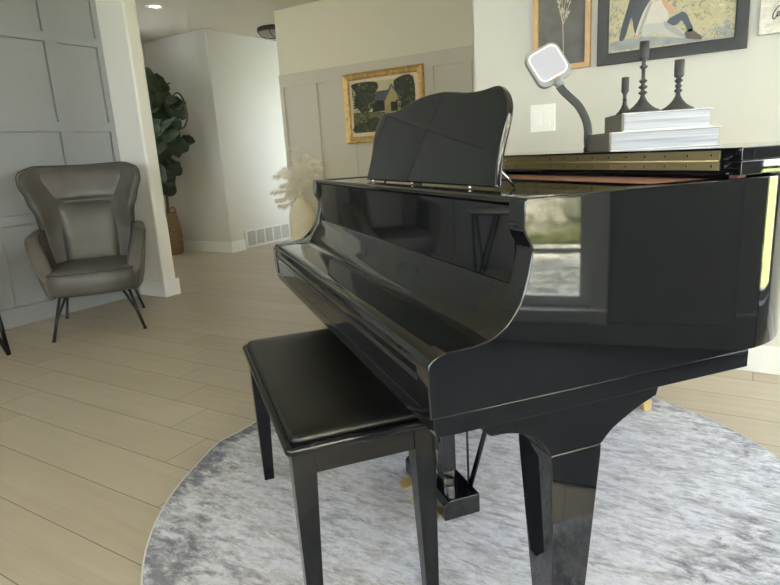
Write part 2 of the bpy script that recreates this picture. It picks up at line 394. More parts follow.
m = pm(); m.prism([(p, q) for p, q in inset(outer, .06)] + [(.90, 2.23), (.90, .89)], lambda p, q, t: (p, q, t), .925, .94); m.build('iron_plate', BRONZE, piano)
m = pm(); m.box(.868, .99, .88, 2.25, .90, .9765); m.build('pin_block', FELT, piano, bevel=.004)
# key bed
m = pm(); m.prism([(.358, .597), (.354, .612), (.354, .6315), (1.055, .6315), (1.055, .595), (.37, .595)], wz, UN + .0012, UFAR - .0012); m.build('key_bed', BLACK, piano, bevel=.0015)
# key slip and fallboard
m = pm(); m.prism([(.352, .633), (.350, .682), (.356, .688), (.40, .688), (.40, .633)], wz, UN + .051, UFAR - .051); m.build('key_slip', BLACK, piano, bevel=.0015)
fb = [(.3545, .690), (.350, .698), (.3495, .712), (.352, .724), (.358, .732), (.368, .7365), (.385, .7385), (.44, .7405), (.458, .742)]
fb += [(q.x, q.y) for q in spline([(.458, .742), (.474, .746), (.488, .758), (.503, .776), (.517, .794), (.529, .811), (.536, .824)], 5)[1:]]
fb += [(.552, .826), (.552, .69)]
m = pm(); m.prism(fb, wz, UN + .0515, UFAR - .0515, smooth=False); fo = m.build('fallboard', BLACK, piano, bevel=.0012)
m = pm(); m.prism([(.4635, .7425), (.467, .7437), (.467, .7425 - .004), (.4635, .739)], wz, UN + .09, UFAR - .09); m.build('fallboard_hinge', CHROME, fo)
m = pm(); m.box(.54, .556, UN + .0515, UFAR - .0515, .80, .962); m.build('name_board', BLACK, piano, bevel=.001)
# music shelf and desk
m = pm(); m.box(.5535, .862, UN + .052, UFAR - .052, .9635, .975); m.box(.5575, .60, UN + .052, UFAR - .052, .94, .9635)
m.prism([(.534, .965), (.531, .973), (.536, .978), (.5535, .978), (.5535, .965)], wz, UN + .0515, UFAR - .0515)
m.build('music_shelf', BLACK, piano, bevel=.0015)
half = [(0, .233), (.06, .2315), (.11, .227), (.16, .2205), (.205, .2145), (.25, .2110), (.29, .2105), (.32, .2120), (.345, .2125), (.362, .2095), (.380, .200), (.397, .186), (.408, .170), (.4145, .150), (.414, .125), (.411, .09), (.411, .06), (.416, .03), (.424, 0)]
dk = [(p.x, p.y) for p in spline([Vector((a, b_, 0)) for a, b_ in half], 3)]
prof = [(1.49 - a, s) for a, s in dk[::-1]] + [(1.49 + a, s) for a, s in dk[1:]]
tl = rad(14)
def dfn(p, q, t): return (.617 + q * sin(tl) + t * cos(tl), p, .981 + q * cos(tl) - t * sin(tl))
m = pm(); m.prism(prof, dfn, 0, .016); desk = m.build('music_desk', BLACK, piano, bevel=.004, seg=3)
for u in (1.16, 1.49, 1.82):
    m = pm(); m.lathe([(.0035, 0), (.0055, .002), (.004, .006), (0.001, .007)], (.61, u, .9755), 10); m.build('desk_pin', CHROME, desk)
for u in (1.09, 1.89):
    m = pm(); m.tube([(.640, u, 1.018), (.678, u, .978)], .003, 8); m.build('desk_prop', CHROME, desk)
# lid
lidp = [(q[0], q[1]) for q in inset(outer, -.018)]
lidp = [(p, q) for p, q in lidp if p > .99]
m = pm(); m.prism([(.97, .80)] + lidp + [(.97, UFAR + .018)], lambda p, q, t: (p, q, t), .985, 1.0102); lid = m.build('lid', BLACK, piano, bevel=.0015)
m = pm(); m.prism([(.97, .80), (1.41, .80), (1.41, UFAR + .018), (.97, UFAR + .018)], lambda p, q, t: (p, q, t), 1.0112, 1.0345); flap = m.build('lid_flap', BLACK, piano, bevel=.0015)
m = pm(); m.box(.9675, .9705, .846, 2.26, .9935, 1.009); m.box(.9675, .9705, .846, 2.26, 1.0125, 1.030); m.tube([(.9672, .846, 1.0107), (.9672, 2.26, 1.0107)], .0022, 8); hg = m.build('lid_hinge', OLDBR, piano)
scr = None
for k in range(25):
    for z in (1.0015, 1.0215):
        u = .862 + k * .057
        if scr is None:
            m = MB((.9676, u, z)); m.tube([(.9676, u, z), (.9666, u, z)], [.0030, .0024], 8); scr = m.build('screw', CHROME, hg)
            base_scr = Vector((.9676, u, z)); o = scr
        else: o = scr.copy(); C.objects.link(o); o.parent = hg
        o.location = Vector((.9676, u, z)) - Vector(PO)
for y0, y1 in ((.83, .85), (2.28, 2.30)):
    m = pm(); m.box(1.0, 1.02, y0, y1, ZT, .985); m.build('lid_bumper', FELT, piano)
# legs
apr = [(.448, .596), (.456, .578), (.468, .5675), (.500, .565), (.54, .553), (.572, .530), (.593, .4985), (.706, .4985), (.733, .524), (.787, .552), (.835, .572), (.842, .596)]
def piano_leg(wc, uc, apron, half_=.0565):
    if apron:
        m = pm(); u0, u1 = (UN + .016, UN + .016 + .118) if uc < 1.5 else (UFAR - .134, UFAR - .016)
        q = [(.448, .596), (.4555, .578), (.468, .5675)] + [(p.x, p.y) for p in spline([(.468, .5675), (.505, .5645), (.54, .553), (.572, .530), (.593, .4985)], 4)[1:]] + [(p.x, p.y) for p in spline([(.706, .4985), (.733, .524), (.785, .552), (.835, .572)], 4)] + [(.842, .596)]
        m.prism(q, wz, u0, u1); m.build('leg_apron', BLACK, piano, bevel=.0015)
    m = pm(); zt = .4985 if apron else .62
    def ring(h, z): return [(wc - h, uc - h, z), (wc + h, uc - h, z), (wc + h, uc + h, z), (wc - h, uc + h, z)]
    m.loft([ring(half_, zt), ring(half_, zt - .02), ring(.036, .10), ring(.036, .085)], True, False); lg = m.build('leg', BLACK, piano, bevel=.003)
    m = pm(); m.lathe([(.02, .086), (.024, .078), (.014, .070), (.012, .052)], (wc, uc, 0), 16); m.box(wc - .004, wc + .034, uc - .017, uc - .013, .026, .062); m.box(wc - .004, wc + .034, uc + .013, uc + .017, .026, .062); m.box(wc - .01, wc + .02, uc - .017, uc + .017, .055, .062)
    cs = m.build('caster', BRASS, lg)
    m = pm(); m.tube([(wc + .02, uc - .011, RT + .0215), (wc + .02, uc + .011, RT + .0215)], .0205, 20); m.build('caster_wheel', BRASS, cs)
piano_leg(.6495, UN + .016 + .0565, True)
piano_leg(.6495, UFAR - .016 - .0565, True)
piano_leg(1.625, 1.70, False)
m = pm(); m.prism([(1.56, 1.60), (1.72, 1.60), (1.72, 1.79), (1.56, 1.79)], lambda p, q, t: (p, q, t), .62, .80); m.box(.95, 1.68, 1.53, 1.62, .66, .80); m.box(1.0, 1.06, .87, 2.26, .632, .80); m.build('underside_beam', BLACKS, piano)
# pedal lyre
m = pm(); lyre = None
m.prism([(.600, .040), (.600, .085), (.615, .100), (.712, .100), (.712, .040)], wz, 1.345, 1.645); lyre = m.build('pedal_box', BLACK, piano, bevel=.003)
for u in (1.435, 1.545):
    m = pm(); m.loft([[(.632, u - .017, .10), (.668, u - .017, .10), (.668, u + .017, .10), (.632, u + .017, .10)], [(.645, u - .017, .596), (.69, u - .017, .596), (.69, u + .017, .596), (.645, u + .017, .596)]], True, False); m.build('lyre_post', BLACK, piano, bevel=.002)
for u in (1.40, 1.49, 1.59):
    m = pm(); P = [(.63, .015, .044), (.612, .017, .042), (.592, .026, .037), (.578, .030, .032), (.566, .026, .029), (.559, .012, .027)]
    m.loft([[(a, u + b_ * cos(t), c_ + .0035 * sin(t)) for t in [k * pi / 6 for k in range(12)]] for a, b_, c_ in P]); m.build('pedal', BRASS, piano)
for u in (1.385, 1.605):
    m = pm(); m.tube([(.70, u, .095), (.865, u, .60)], .0075, 10); m.build('brace_rod', BLACKS, piano)
for u in (1.40, 1.49, 1.59):
    m = pm(); m.tube([(.705, u, .098), (.705, u, .60)], .0035, 8); m.tube([(.705, u, .54), (.705, u, .562)], .007, 8); m.build('pedal_rod', IRON, piano)

BENCHB = mat('bench_ebony', (13, 14, 17), .12, spec=.42)
# ------------------------------------------------------------------ bench
BO = (.322, 1.50, RT)
bench = thing('piano_bench', 'black piano bench with padded vinyl top in front of the keyboard', 'bench', uw(1.50, .322, RT), TH)
U0, U1, V0, V1 = 1.112, 1.890, .148, .498
def rrect(x0, x1, y0, y1, r, z, n=5):
    out = []
    for cx, cy, a in ((x1 - r, y1 - r, 0), (x0 + r, y1 - r, 90), (x0 + r, y0 + r, 180), (x1 - r, y0 + r, 270)):
        for k in range(n): t = rad(a + 90 * k / (n - 1)); out.append((cx + r * cos(t), cy + r * sin(t), z))
    return out
m = MB(BO); P = []
for d, z, r in ((.004, .463, .014), (0, .466, .016), (-.002, .473, .017), (0, .480, .016), (.004, .484, .014)): P.append(rrect(V0 + d, V1 - d, U0 + d, U1 - d, r, z))
m.loft(P, True, True); m.build('top_rail', BENCHB, bench)
m = MB(BO); P = []
for d, z in ((.014, .482), (.014, .490), (.0155, .4965), (.020, .5005), (.030, .503), (.06, .5055), (.10, .507), (.15, .5075)): P.append(rrect(V0 + d, V1 - d, U0 + d, U1 - d, max(.016, .02 - d * .02), z))
m.loft(P, True, True); m.build('cushion', VINYL, bench)
m = MB(BO)
a = .022
m.box(V0 + a, V1 - a, U0 + a - .004, U0 + a + .016, .408, .465); m.box(V0 + a, V1 - a, U1 - a - .016, U1 - a + .004, .408, .465)
m.box(V0 + a - .004, V0 + a + .016, U0 + a, U1 - a, .408, .465); m.box(V1 - a - .016, V1 - a + .004, U0 + a, U1 - a, .408, .465)
m.build('apron', BENCHB, bench, bevel=.0015)
for sx, x in ((1, V0 + .012), (-1, V1 - .012)):
    for sy, y in ((1, U0 + .012), (-1, U1 - .012)):
        m = MB(BO)
        def ring(o1, wd, z): return [(x + sx * o1, y + sy * o1, z), (x + sx * (o1 + wd), y + sy * o1, z), (x + sx * (o1 + wd), y + sy * (o1 + wd), z), (x + sx * o1, y + sy * (o1 + wd), z)]
        m.loft([ring(0, .05, .4635), ring(0, .05, .404), ring(.005, .032, RT + .001)], True, False); m.build('leg', BENCHB, bench, bevel=.002)

# ------------------------------------------------------------------ armchair
CA = math.atan2(.806, .592)     # direction of the chair's own right-hand side as seen from the front
ch = thing('wingback_armchair', 'grey leather wingback armchair on black rod legs by the panelled grey wall', 'armchair', (-3.9125, 2.37, 0), CA)
# chair local axes: +x = sitter's right... built so that +y points to the back, -y to the front, viewer's right = -x
def cx(X, Yf, Z): return (X, -Yf, Z)       # X = viewer's right, Yf = forward
def lerp_tab(t, tab):
    for (a, va), (b_, vb) in zip(tab, tab[1:]):
        if t <= b_: k = (t - a) / (b_ - a); k = k * k * (3 - 2 * k); return va + (vb - va) * k
    return tab[-1][1]
HWT = [(.26, .235), (.45, .275), (.62, .290), (.78, .300), (.90, .340), (1.0, .378), (1.05, .380), (1.12, .345)]
def back_pt(s, z, off=0.0):
    hw = lerp_tab(z, HWT); x = s * hw
    wing = lerp_tab(z, [(.26, .05), (.62, .10), (.85, .20), (1.02, .19), (1.13, .13)])
    base = -.20 - .20 * (z - .40)
    y = base + wing * abs(s) ** 2.6 + off
    return x, y
ZTOP = 1.115
def top_z(s): return ZTOP - .006 * math.exp(-(s / .5) ** 2) - .034 * (max(0, abs(s) - .76) / .24) ** 2.6
m = MB()
def f(u, v):
    s = 2 * u - 1; z = .27 + (top_z(s) - .27) * v; x, y = back_pt(s, z); return cx(x, y, z)
m.grid(f, 28, 26); shell = m.build('backrest', LEATH, ch, solid=.062, sub=1)
# piping along the rim of the back
m = MB(); pts = []
for k in range(27): z = .40 + (top_z(-1) - .40) * k / 26; x, y = back_pt(-1, z); pts.append(cx(x - .004, y + .031, z))
for k in range(1, 40): s = -1 + 2 * k / 40; z = top_z(s); x, y = back_pt(s, z); pts.append(cx(x, y + .033, z + .002))
for k in range(27): z = top_z(1) - (top_z(1) - .40) * k / 26; x, y = back_pt(1, z); pts.append(cx(x + .004, y + .031, z))
m.tube(pts, .0042, 6); m.build('piping', SEAM, shell)
def pad(name, z0, z1, s0, puff, off, hz=0):
    m = MB()
    def f(u, v):
        sw = s0[0] + (s0[1] - s0[0]) * v; s = (2 * u - 1) * sw; z = z0 + (z1 - z0) * v; x, y = back_pt(s, z)
        e = max(0, (1 - abs(2 * u - 1) ** 4)) ** .6 * max(0, (1 - abs(2 * v - 1) ** 5)) ** .6
        return cx(x, y + .026 + off + puff * e, z)
    m.grid(f, 18, 14); return m.build(name, LEATH, ch, sub=1)
pad('back_cushion', .40, .862, (.66, .60), .062, .0)
pad('head_cushion', .866, 1.095, (.60, .78), .034, .0)
# arms
for sg in (-1, 1):
    m = MB()
    def f(u, v):
        yf = -.24 + .53 * u                               # back to front
        top = .690 - .03 * (u) - .30 * max(0, u - .62) ** 2 / .1444 * .9
        z = .275 + (top - .275) * v
        xx = .258 + .085 * ((z - .275) / .43) ** .7 - .045 * (max(0, u - .55) / .45) ** 2
        xx -= .02 * (1 - u)
        return cx(sg * xx, yf - .02 * (1 - v) * u, z)
    m.grid(f, 18, 14); arm_o = m.build('arm', LEATH, ch, solid=.092, sub=1)
    m = MB(); pts = []
    for k in range(25):
        u = k / 24; p = Vector(f(u, 1)); pts.append(p + Vector((-sg * .046, 0, .003)))
    for k in range(1, 13):
        p = Vector(f(1, 1 - k / 12)); pts.append(p + Vector((-sg * .046, -.004, 0)))
    m.tube(pts, .004, 6); m.build('piping', SEAM, arm_o)
# seat: thick cushion with a bowed front
m = MB(); rings = []
def seat_out(d, z, fr=0):
    out = []
    for k in range(40):
        t = 2 * pi * k / 40; e = .42
        cxx = abs(cos(t)) ** e * (1 if cos(t) > 0 else -1); sy = abs(sin(t)) ** e * (1 if sin(t) > 0 else -1)
        out.append(cx((.292 - d) * cxx, .055 + (.275 - d) * sy + (.03 * (1 - cxx * cxx) if sy > 0 else 0) + fr * (1 if sy > 0 else 0), z))
    return out
for d, z in ((.10, .268), (.045, .272), (.018, .286), (.006, .31), (0, .35), (.002, .395), (.012, .425), (.032, .442), (.075, .455), (.15, .464), (.22, .467)): rings.append(seat_out(d, z))
m.loft(rings, True, True); seat = m.build('seat_cushion', LEATH, ch)
m = MB(); q = seat_out(.009, .424); m.tube(q + [q[0]], .0045, 6); m.build('piping', SEAM, seat)
# legs: bent black rods
for sx in (-1, 1):
    m = MB(); m.tube([cx(sx * .205, .235, .29), cx(sx * .275, .340, .008)], .0095, 10); m.tube([cx(sx * .165, .255, .29), cx(sx * .24, .31, .13), cx(sx * .27, .334, .02)], .0085, 10)
    m.lathe([(.012, .0), (.012, .012)], cx(sx * .275, .340, 0), 10); m.build('leg', IRON, ch)
    m = MB(); m.tube([cx(sx * .205, -.20, .29), cx(sx * .268, -.325, .008)], .0095, 10); m.lathe([(.012, .0), (.012, .012)], cx(sx * .268, -.325, 0), 10); m.build('leg', IRON, ch)
m = MB(); m.box(-.20, .20, -.24, .20, .262, .28); m.build('seat_frame', IRON, ch)

# ------------------------------------------------------------------ side table (its leg shows at the left edge)
TX, TY = -4.05, 1.53
tb = thing('side_table', 'black V-legged side table at the left edge beside the armchair', 'table', (TX, TY, 0))
m = MB((TX, TY, 0)); m.lathe([(.215, .575), (.226, .58), (.228, .592), (.222, .60), (0.001, .60)], (TX, TY, 0), 48); m.build('table_top', MARBLE, tb)
m = MB((TX, TY, 0)); m.lathe([(.2, .562), (.2, .575)], (TX, TY, 0), 40); m.build('top_plate', IRON, tb)
for k in range(3):
    a0 = rad(28 + 120 * k); d = Vector((cos(a0), sin(a0), 0)); t = Vector((-d.y, d.x, 0)); c0 = Vector((TX, TY, 0))
    m = MB((TX, TY, 0)); foot = c0 + d * .29 + Vector((0, 0, .008))
    m.tube([foot, c0 + d * .17 + t * .11 + Vector((0, 0, .565))], .0135, 4); m.tube([foot, c0 + d * .17 - t * .11 + Vector((0, 0, .565))], .0135, 4); m.build('leg', IRON, tb)

# ------------------------------------------------------------------ fig tree in basket
PX, PY = -6.14, 4.76
pot = thing('woven_basket', 'woven tan basket planter on the hall floor behind the white column', 'basket', (PX, PY, 0))
m = MB((PX, PY, 0)); m.lathe([(.125, 0), (.138, .02), (.150, .12), (.156, .22), (.148, .34), (.128, .45), (.114, .51), (.110, .515), (.106, .49), (.10, .44)], (PX, PY, 0), 36); m.build('basket_body', BASKET, pot)
for sg in (-1, 1):
    m = MB((PX, PY, 0)); m.tube(spline([(PX + sg * .115, PY - .04, .50), (PX + sg * .12, PY - .035, .56), (PX + sg * .12, PY, .585), (PX + sg * .12, PY + .035, .56), (PX + sg * .115, PY + .04, .50)], 4), .010, 8); m.build('handle', BASKET, pot)
fig = thing('fiddle_leaf_fig', 'tall fiddle leaf fig tree with broad dark green leaves in the hall corner', 'plant', (PX, PY, .45))
m = MB((PX, PY, .45)); tr = [(PX + .02, PY, .45), (PX + .05, PY, .70), (PX + .03, PY, 1.05), (PX + .10, PY, 1.4), (PX + .14, PY, 1.75), (PX + .06, PY, 2.05)]
m.tube(spline(tr, 5), [.018 - .010 * k / 25 for k in range(26)], 8); m.lathe([(.10, .0), (.10, .03)], (PX, PY, .42), 20); m.build('trunk', BARK, fig)
m = MB((PX, PY, .45)); m.tube(spline([(PX + .14, PY - .02, 1.55), (PX + .30, PY - .03, 1.72), (PX + .50, PY - .04, 1.86), (PX + .62, PY - .05, 1.80), (PX + .66, PY - .05, 1.62), (PX + .60, PY - .05, 1.50), (PX + .50, PY - .05, 1.47)], 6), .011, 8)
m.tube(spline([(PX + .13, PY, 1.7), (PX + .3, PY - .03, 1.93), (PX + .45, PY - .05, 1.98)], 5), .008, 8); m.build('branch', BARK, fig)
leafs = [(-6.18, 2.10), (-6.07, 2.12), (-5.93, 2.13), (-5.82, 2.06), (-6.0, 2.0), (-6.14, 1.98), (-5.92, 1.94), (-6.12, 1.86), (-6.02, 1.88), (-5.90, 2.02), (-5.80, 1.88),
 (-5.72, 1.88), (-5.62, 1.86), (-5.57, 1.80), (-5.68, 1.76), (-5.79, 1.83), (-5.60, 1.72), (-5.66, 1.80),
 (-6.10, 1.68), (-6.0, 1.63), (-5.90, 1.62), (-5.78, 1.58), (-5.72, 1.60), (-6.06, 1.54), (-5.95, 1.50), (-5.84, 1.48), (-6.06, 1.42), (-5.92, 1.38), (-5.82, 1.42), (-6.0, 1.32), (-5.88, 1.33), (-5.72, 1.44), (-5.62, 1.42), (-5.60, 1.36),
 (-6.13, 1.28), (-6.06, 1.22), (-5.98, 1.15), (-5.90, 1.10), (-6.03, 1.06), (-6.10, 1.16), (-5.96, .98), (-6.06, .90), (-6.12, .86), (-5.90, 1.02), (-6.0, .84), (-5.94, .90), (-6.2, 1.4), (-6.25, 1.7), (-6.28, 1.95), (-6.25, 1.1), (-5.98, 1.74), (-5.90, 1.76), (-6.18, 1.56), (-5.75, 1.52)]
m = MB((PX, PY, .45)); lr = random.Random(11)
for (x, z) in leafs + [(a_ + lr.uniform(-.06, .06), b_ + lr.uniform(-.07, .07)) for a_, b_ in leafs]:
    z -= .07 if z > 1.2 else .02; y = PY - .05 + lr.uniform(-.14, .08); L_ = lr.uniform(.16, .24); W_ = L_ * lr.uniform(.74, .90)
    d = Vector((lr.uniform(-.8, .8) + (x - PX) * 1.0, lr.uniform(-.5, .3), lr.uniform(-1.0, .75))).normalized()
    n = Vector((.62 + lr.uniform(-.45, .45), -.70, lr.uniform(-.1, .7))); n = (n - d * n.dot(d)).normalized(); sd = d.cross(n)
    o0 = Vector((x, y, z)) - d * L_ * .5
    def f(u, v):
        wv = lerp_tab(u, [(0, .04), (.10, .42), (.28, .74), (.45, .80), (.72, 1.0), (.88, .84), (.96, .5), (1, .06)]) * W_ / 2; s = 2 * v - 1
        return o0 + d * (u * L_) + sd * (s * wv) + n * (.10 * L_ * s * s - .14 * L_ * u * u + .005 * sin(u * 20) * abs(s))
    m.grid(f, 12, 4)
m.build('foliage', LEAF, fig, recalc=False)

# ------------------------------------------------------------------ vase and dried grass
VX, VY = -4.03, 4.80
vs = MB((VX, VY, 0)); vs.lathe([(.09, 0), (.115, .01), (.133, .15), (.138, .30), (.136, .44), (.128, .51), (.112, .565), (.085, .607), (.058, .634), (.043, .65), (.042, .685), (.048, .692), (.041, .694), (.034, .68), (.034, .62)], (VX, VY, 0), 40)
tag(vs.build('floor_vase', CERAM), 'tall cream ceramic floor vase beside the wall vent, behind the piano', 'vase')
m = MB((VX, VY, .62))
ends = [(-.36, .74, -.04), (-.28, .90, -.06), (.28, 1.02, .02), (.10, .80, -.10), (-.12, .74, -.08), (.30, .90, -.05), (-.04, 1.04, .02), (-.34, .66, .0), (-.30, .80, .05), (-.22, .94, -.05), (-.10, 1.06, .04), (.02, 1.12, -.03), (.14, 1.08, .05), (.22, .98, -.06), (.33, .97, .02), (.24, .84, .04), (-.26, .60, -.05), (-.16, .84, .07), (.06, .98, .06), (-.05, .92, -.09), (.15, .86, -.08)]
for ex, ez, ey in ends:
    ex = ex * .95 + (.05 if ex < 0 else 0)
    P = spline([(VX, VY, .64), (VX + ex * .22, VY + ey * .3 - .01, .64 + (ez - .6) * .5 + .05), (VX + ex * .62, VY + ey * .7 - .02, ez + .04 - abs(ex) * .12 + .0), (VX + ex, VY + ey - .03, ez)], 8)
    m.tube(P, [.0028] * (len(P) - 1) + [.001], 5)
    for k in range(230):
        t = random.uniform(.22, 1.0); i = min(len(P) - 2, int(t * (len(P) - 1))); p = P[i].lerp(P[i + 1], random.random()); d = (P[i + 1] - P[i]).normalized()
        e = (d * random.uniform(.3, 1) + Vector((random.uniform(-1, 1), random.uniform(-1, 1), random.uniform(-1.1, .6))) * .75).normalized(); l = random.uniform(.04, .12) * (1.2 - .5 * t)
        s = e.cross(Vector((.3, -1, .2))).normalized() * .0010
        a_, b_, c_, d_ = m.v(p - s), m.v(p + s), m.v(p + e * l * .6 + s * .6 + Vector((0, 0, -.004))), m.v(p + e * l + Vector((0, 0, -.012)))
        m.f([a_, b_, c_]); m.f([a_, c_, d_])
tag(m.build('dried_pampas_grass', PAMPAS, recalc=False), 'feathery beige dried pampas grass standing in the cream floor vase', 'dried grass', kind='stuff')

# ------------------------------------------------------------------ wall vent
v0, v1, vz0, vz1 = 5.262, 6.105, .02, .238
vt = thing('wall_vent', 'white five-panel return air vent low on the corridor wall', 'vent', (-5.37, 5.68, .02))
m = MB((-5.37, 5.68, .02)); m.box(-5.37, -5.358, v0, v0 + .04, vz0, vz1); m.box(-5.37, -5.358, v1 - .02, v1, vz0, vz1); m.box(-5.37, -5.358, v0, v1, vz1 - .02, vz1); m.box(-5.37, -5.358, v0, v1, vz0, vz0 + .02)
pw = (v1 - .02 - v0 - .04) / 5
for k in range(1, 5): y = v0 + .04 + pw * k; m.box(-5.37, -5.359, y - .009, y + .009, vz0 + .02, vz1 - .02)
m.build('vent_frame', VENTM, vt, bevel=.002)
for k in range(5):
    m = MB((-5.37, 5.68, .02)); y = v0 + .04 + pw * k
    m.mi = 0; m.box(-5.3698, -5.369, y, y + pw, vz0 + .02, vz1 - .02); m.mi = 1
    for j in range(14): z = vz0 + .026 + j * .0125; m.box(-5.369, -5.3625, y, y + pw, z, z + .0052)
    m.build('louvre_panel', [VENTD, VENTM], vt)

# ------------------------------------------------------------------ ceiling lights
LENS = mat('can_lens', (255, 250, 235), .5); LENS.node_tree.nodes['Principled BSDF'].inputs['Emission Color'].default_value = (1, .95, .85, 1); LENS.node_tree.nodes['Principled BSDF'].inputs['Emission Strength'].default_value = 1.5
cl = thing('recessed_ceiling_light', 'small round white recessed downlight in the ceiling above the column', 'ceiling light', (-4.97, 4.06, H))
m = MB((-4.97, 4.06, H)); m.lathe([(.052, -.001), (.058, -.008), (.075, -.010), (.082, -.004), (.083, 0)], (-4.97, 4.06, H), 32, cap=False); m.build('trim_ring', TRIM, cl)
m = MB((-4.97, 4.06, H)); m.lathe([(.001, -.0035), (.053, -.003)], (-4.97, 4.06, H), 32); m.build('lens', LENS, cl)
FX, FY_ = -4.86, 5.62
cl = thing('flush_ceiling_light', 'round dark bronze flush ceiling light over the corridor, partly behind the wall corner', 'ceiling light', (FX, FY_, H))
m = MB((FX, FY_, H)); m.lathe([(.205, 0), (.21, -.01), (.21, -.045), (.20, -.05), (.193, -.045), (.193, -.012)], (FX, FY_, H), 40, cap=False)
for k in range(4):
    a0 = rad(20 + 90 * k); m.tube(spline([(FX + .20 * cos(a0), FY_ + .20 * sin(a0), H - .045), (FX + .16 * cos(a0), FY_ + .16 * sin(a0), H - .085), (FX + .02 * cos(a0), FY_ + .02 * sin(a0), H - .115)], 5), .006, 6)
m.build('metal_ring', mat('bronze_dark', (62, 56, 48), .5, metal=.4), cl)
m = MB((FX, FY_, H)); m.lathe([(.192, -.02), (.187, -.05), (.155, -.080), (.10, -.100), (.001, -.108)], (FX, FY_, H), 40); m.build('glass_bowl', mat('alabaster', (150, 146, 132), .4), cl)

# ------------------------------------------------------------------ pictures
def frame_ring(mb, x0, x1, z0, z1, fw, y0, y1, prof=None):
    """mitred frame; prof = list of (inward 0..1, depth from y1 wall towards y0)"""
    prof = prof or [(0, 0), (0, 1), (.15, 1.0), (.85, .9), (1, .75), (1, 0)]
    rings = []
    for sx, sz in ((0, 0), (1, 0), (1, 1), (0, 1), (0, 0)):
        rings.append([((x0 + p * fw) if not sx else (x1 - p * fw), y1 + (y0 - y1) * d, (z0 + p * fw) if not sz else (z1 - p * fw)) for p, d in prof])
    mb.loft(rings, False, False)
    return mb
def flatpoly(mb, pts, y, mi, k=4, sp=True):
    mb.mi = mi; q = spline([Vector((a, 0, b_)) for a, b_ in pts], k, True) if sp else [Vector((a, 0, b_)) for a, b_ in pts]
    mb.f([mb.v((p.x, y, p.z)) for p in q])

# gilt framed landscape on the panelled wall
gx0, gx1, gz0, gz1 = -3.494, -2.612, 1.180, 1.829; gy = 4.984
pic = thing('framed_painting', 'gold framed painting of a house among trees on the beige panelled wall', 'painting', ((gx0 + gx1) / 2, gy, gz0))
O = ((gx0 + gx1) / 2, gy, gz0)
m = MB(O); frame_ring(m, gx0, gx1, gz0, gz1, .062, gy - .045, gy - .0005, [(0, 0), (0, .85), (.1, 1), (.3, .8), (.45, .72), (.65, .9), (.85, .75), (1, .45), (1, 0)]); m.build('frame', GOLD, pic)
m = MB(O); m.box(gx0 + .05, gx1 - .05, gy - .016, gy - .001, gz0 + .05, gz1 - .05); m.build('mat_board', MATB, pic)
px0, px1, pz0, pz1 = -3.404, -2.716, 1.276, 1.736
SKYP = mat('paint_sky', (198, 190, 142), .6, noise=(8, .12)); TREEP = foliage_print('paint_trees', [(.3, (34, 38, 26)), (.5, (58, 62, 40)), (.68, (92, 90, 58))], 16); ROOFP = mat('paint_roof', (92, 94, 98), .6, noise=(20, .12)); HOUSEP = mat('paint_house', (168, 152, 100), .6, noise=(14, .1)); DARKP = mat('paint_dark', (46, 44, 36), .6, noise=(20, .3)); SHRUBP = foliage_print('paint_shrubs', [(.3, (50, 52, 34)), (.5, (104, 98, 62)), (.7, (150, 138, 96))], 26)
m = MB(O); y = gy - .0165
def PQ(a, b_): return (px0 + (px1 - px0) * a, pz0 + (pz1 - pz0) * b_)
flatpoly(m, [PQ(0, 0), PQ(1, 0), PQ(1, 1), PQ(0, 1)], y, 0, sp=False)
flatpoly(m, [PQ(0, 0), PQ(1, 0), PQ(1, .40), PQ(.7, .36), PQ(.4, .40), PQ(0, .42)], y - .0003, 5, sp=False)
flatpoly(m, [PQ(.33, .40), PQ(.55, .40), PQ(.55, .66), PQ(.33, .66)], y - .0005, 4, sp=False)
flatpoly(m, [PQ(.31, .64), PQ(.56, .60), PQ(.60, .80), PQ(.36, .80)], y - .0007, 2, sp=False)
flatpoly(m, [PQ(.53, .34), PQ(.80, .34), PQ(.80, .62), PQ(.66, .88), PQ(.53, .62)], y - .0009, 3, sp=False)
flatpoly(m, [PQ(.50, .60), PQ(.65, .92), PQ(.82, .60), PQ(.80, .57), PQ(.655, .86), PQ(.53, .58)], y - .0011, 2, sp=False)
flatpoly(m, [PQ(.63, .38), PQ(.74, .38), PQ(.74, .56), PQ(.63, .56)], y - .0012, 4, sp=False)
flatpoly(m, [PQ(.005, .99), PQ(.38, .995), PQ(.44, .86), PQ(.36, .74), PQ(.40, .58), PQ(.30, .46), PQ(.20, .36), PQ(.10, .46), PQ(.03, .62), PQ(.06, .8)], y - .0014, 1)
flatpoly(m, [PQ(.72, .99), PQ(.995, .99), PQ(.99, .28), PQ(.86, .30), PQ(.78, .42), PQ(.80, .62), PQ(.70, .80)], y - .0014, 1)
flatpoly(m, [PQ(.01, .02), PQ(.5, .02), PQ(.46, .18), PQ(.36, .30), PQ(.26, .22), PQ(.12, .20), PQ(.02, .16)], y - .0016, 1)
pr_ = random.Random(5)
for (a0, b0, ra, rb2, nn) in ((.20, .72, .22, .30, 90), (.88, .66, .14, .38, 70), (.22, .14, .24, .14, 60), (.75, .2, .22, .14, 40)):
    for k in range(nn):
        t = pr_.uniform(0, 2 * pi); rr = pr_.uniform(.55, 1.08); a = min(.985, max(.01, a0 + ra * rr * cos(t))); b_ = min(.985, max(.015, b0 + rb2 * rr * sin(t))); q = pr_.uniform(.012, .03)
        flatpoly(m, [PQ(max(.002, a - q), b_), PQ(a, max(.004, b_ - q * .9)), PQ(min(.998, a + q), b_), PQ(a, min(.996, b_ + q * .9))], y - .0018 - k * 1e-6, pr_.choice((1, 1, 5, 4)), sp=False)
m.build('canvas', [SKYP, TREEP, ROOFP, HOUSEP, DARKP, SHRUBP], pic, recalc=False)

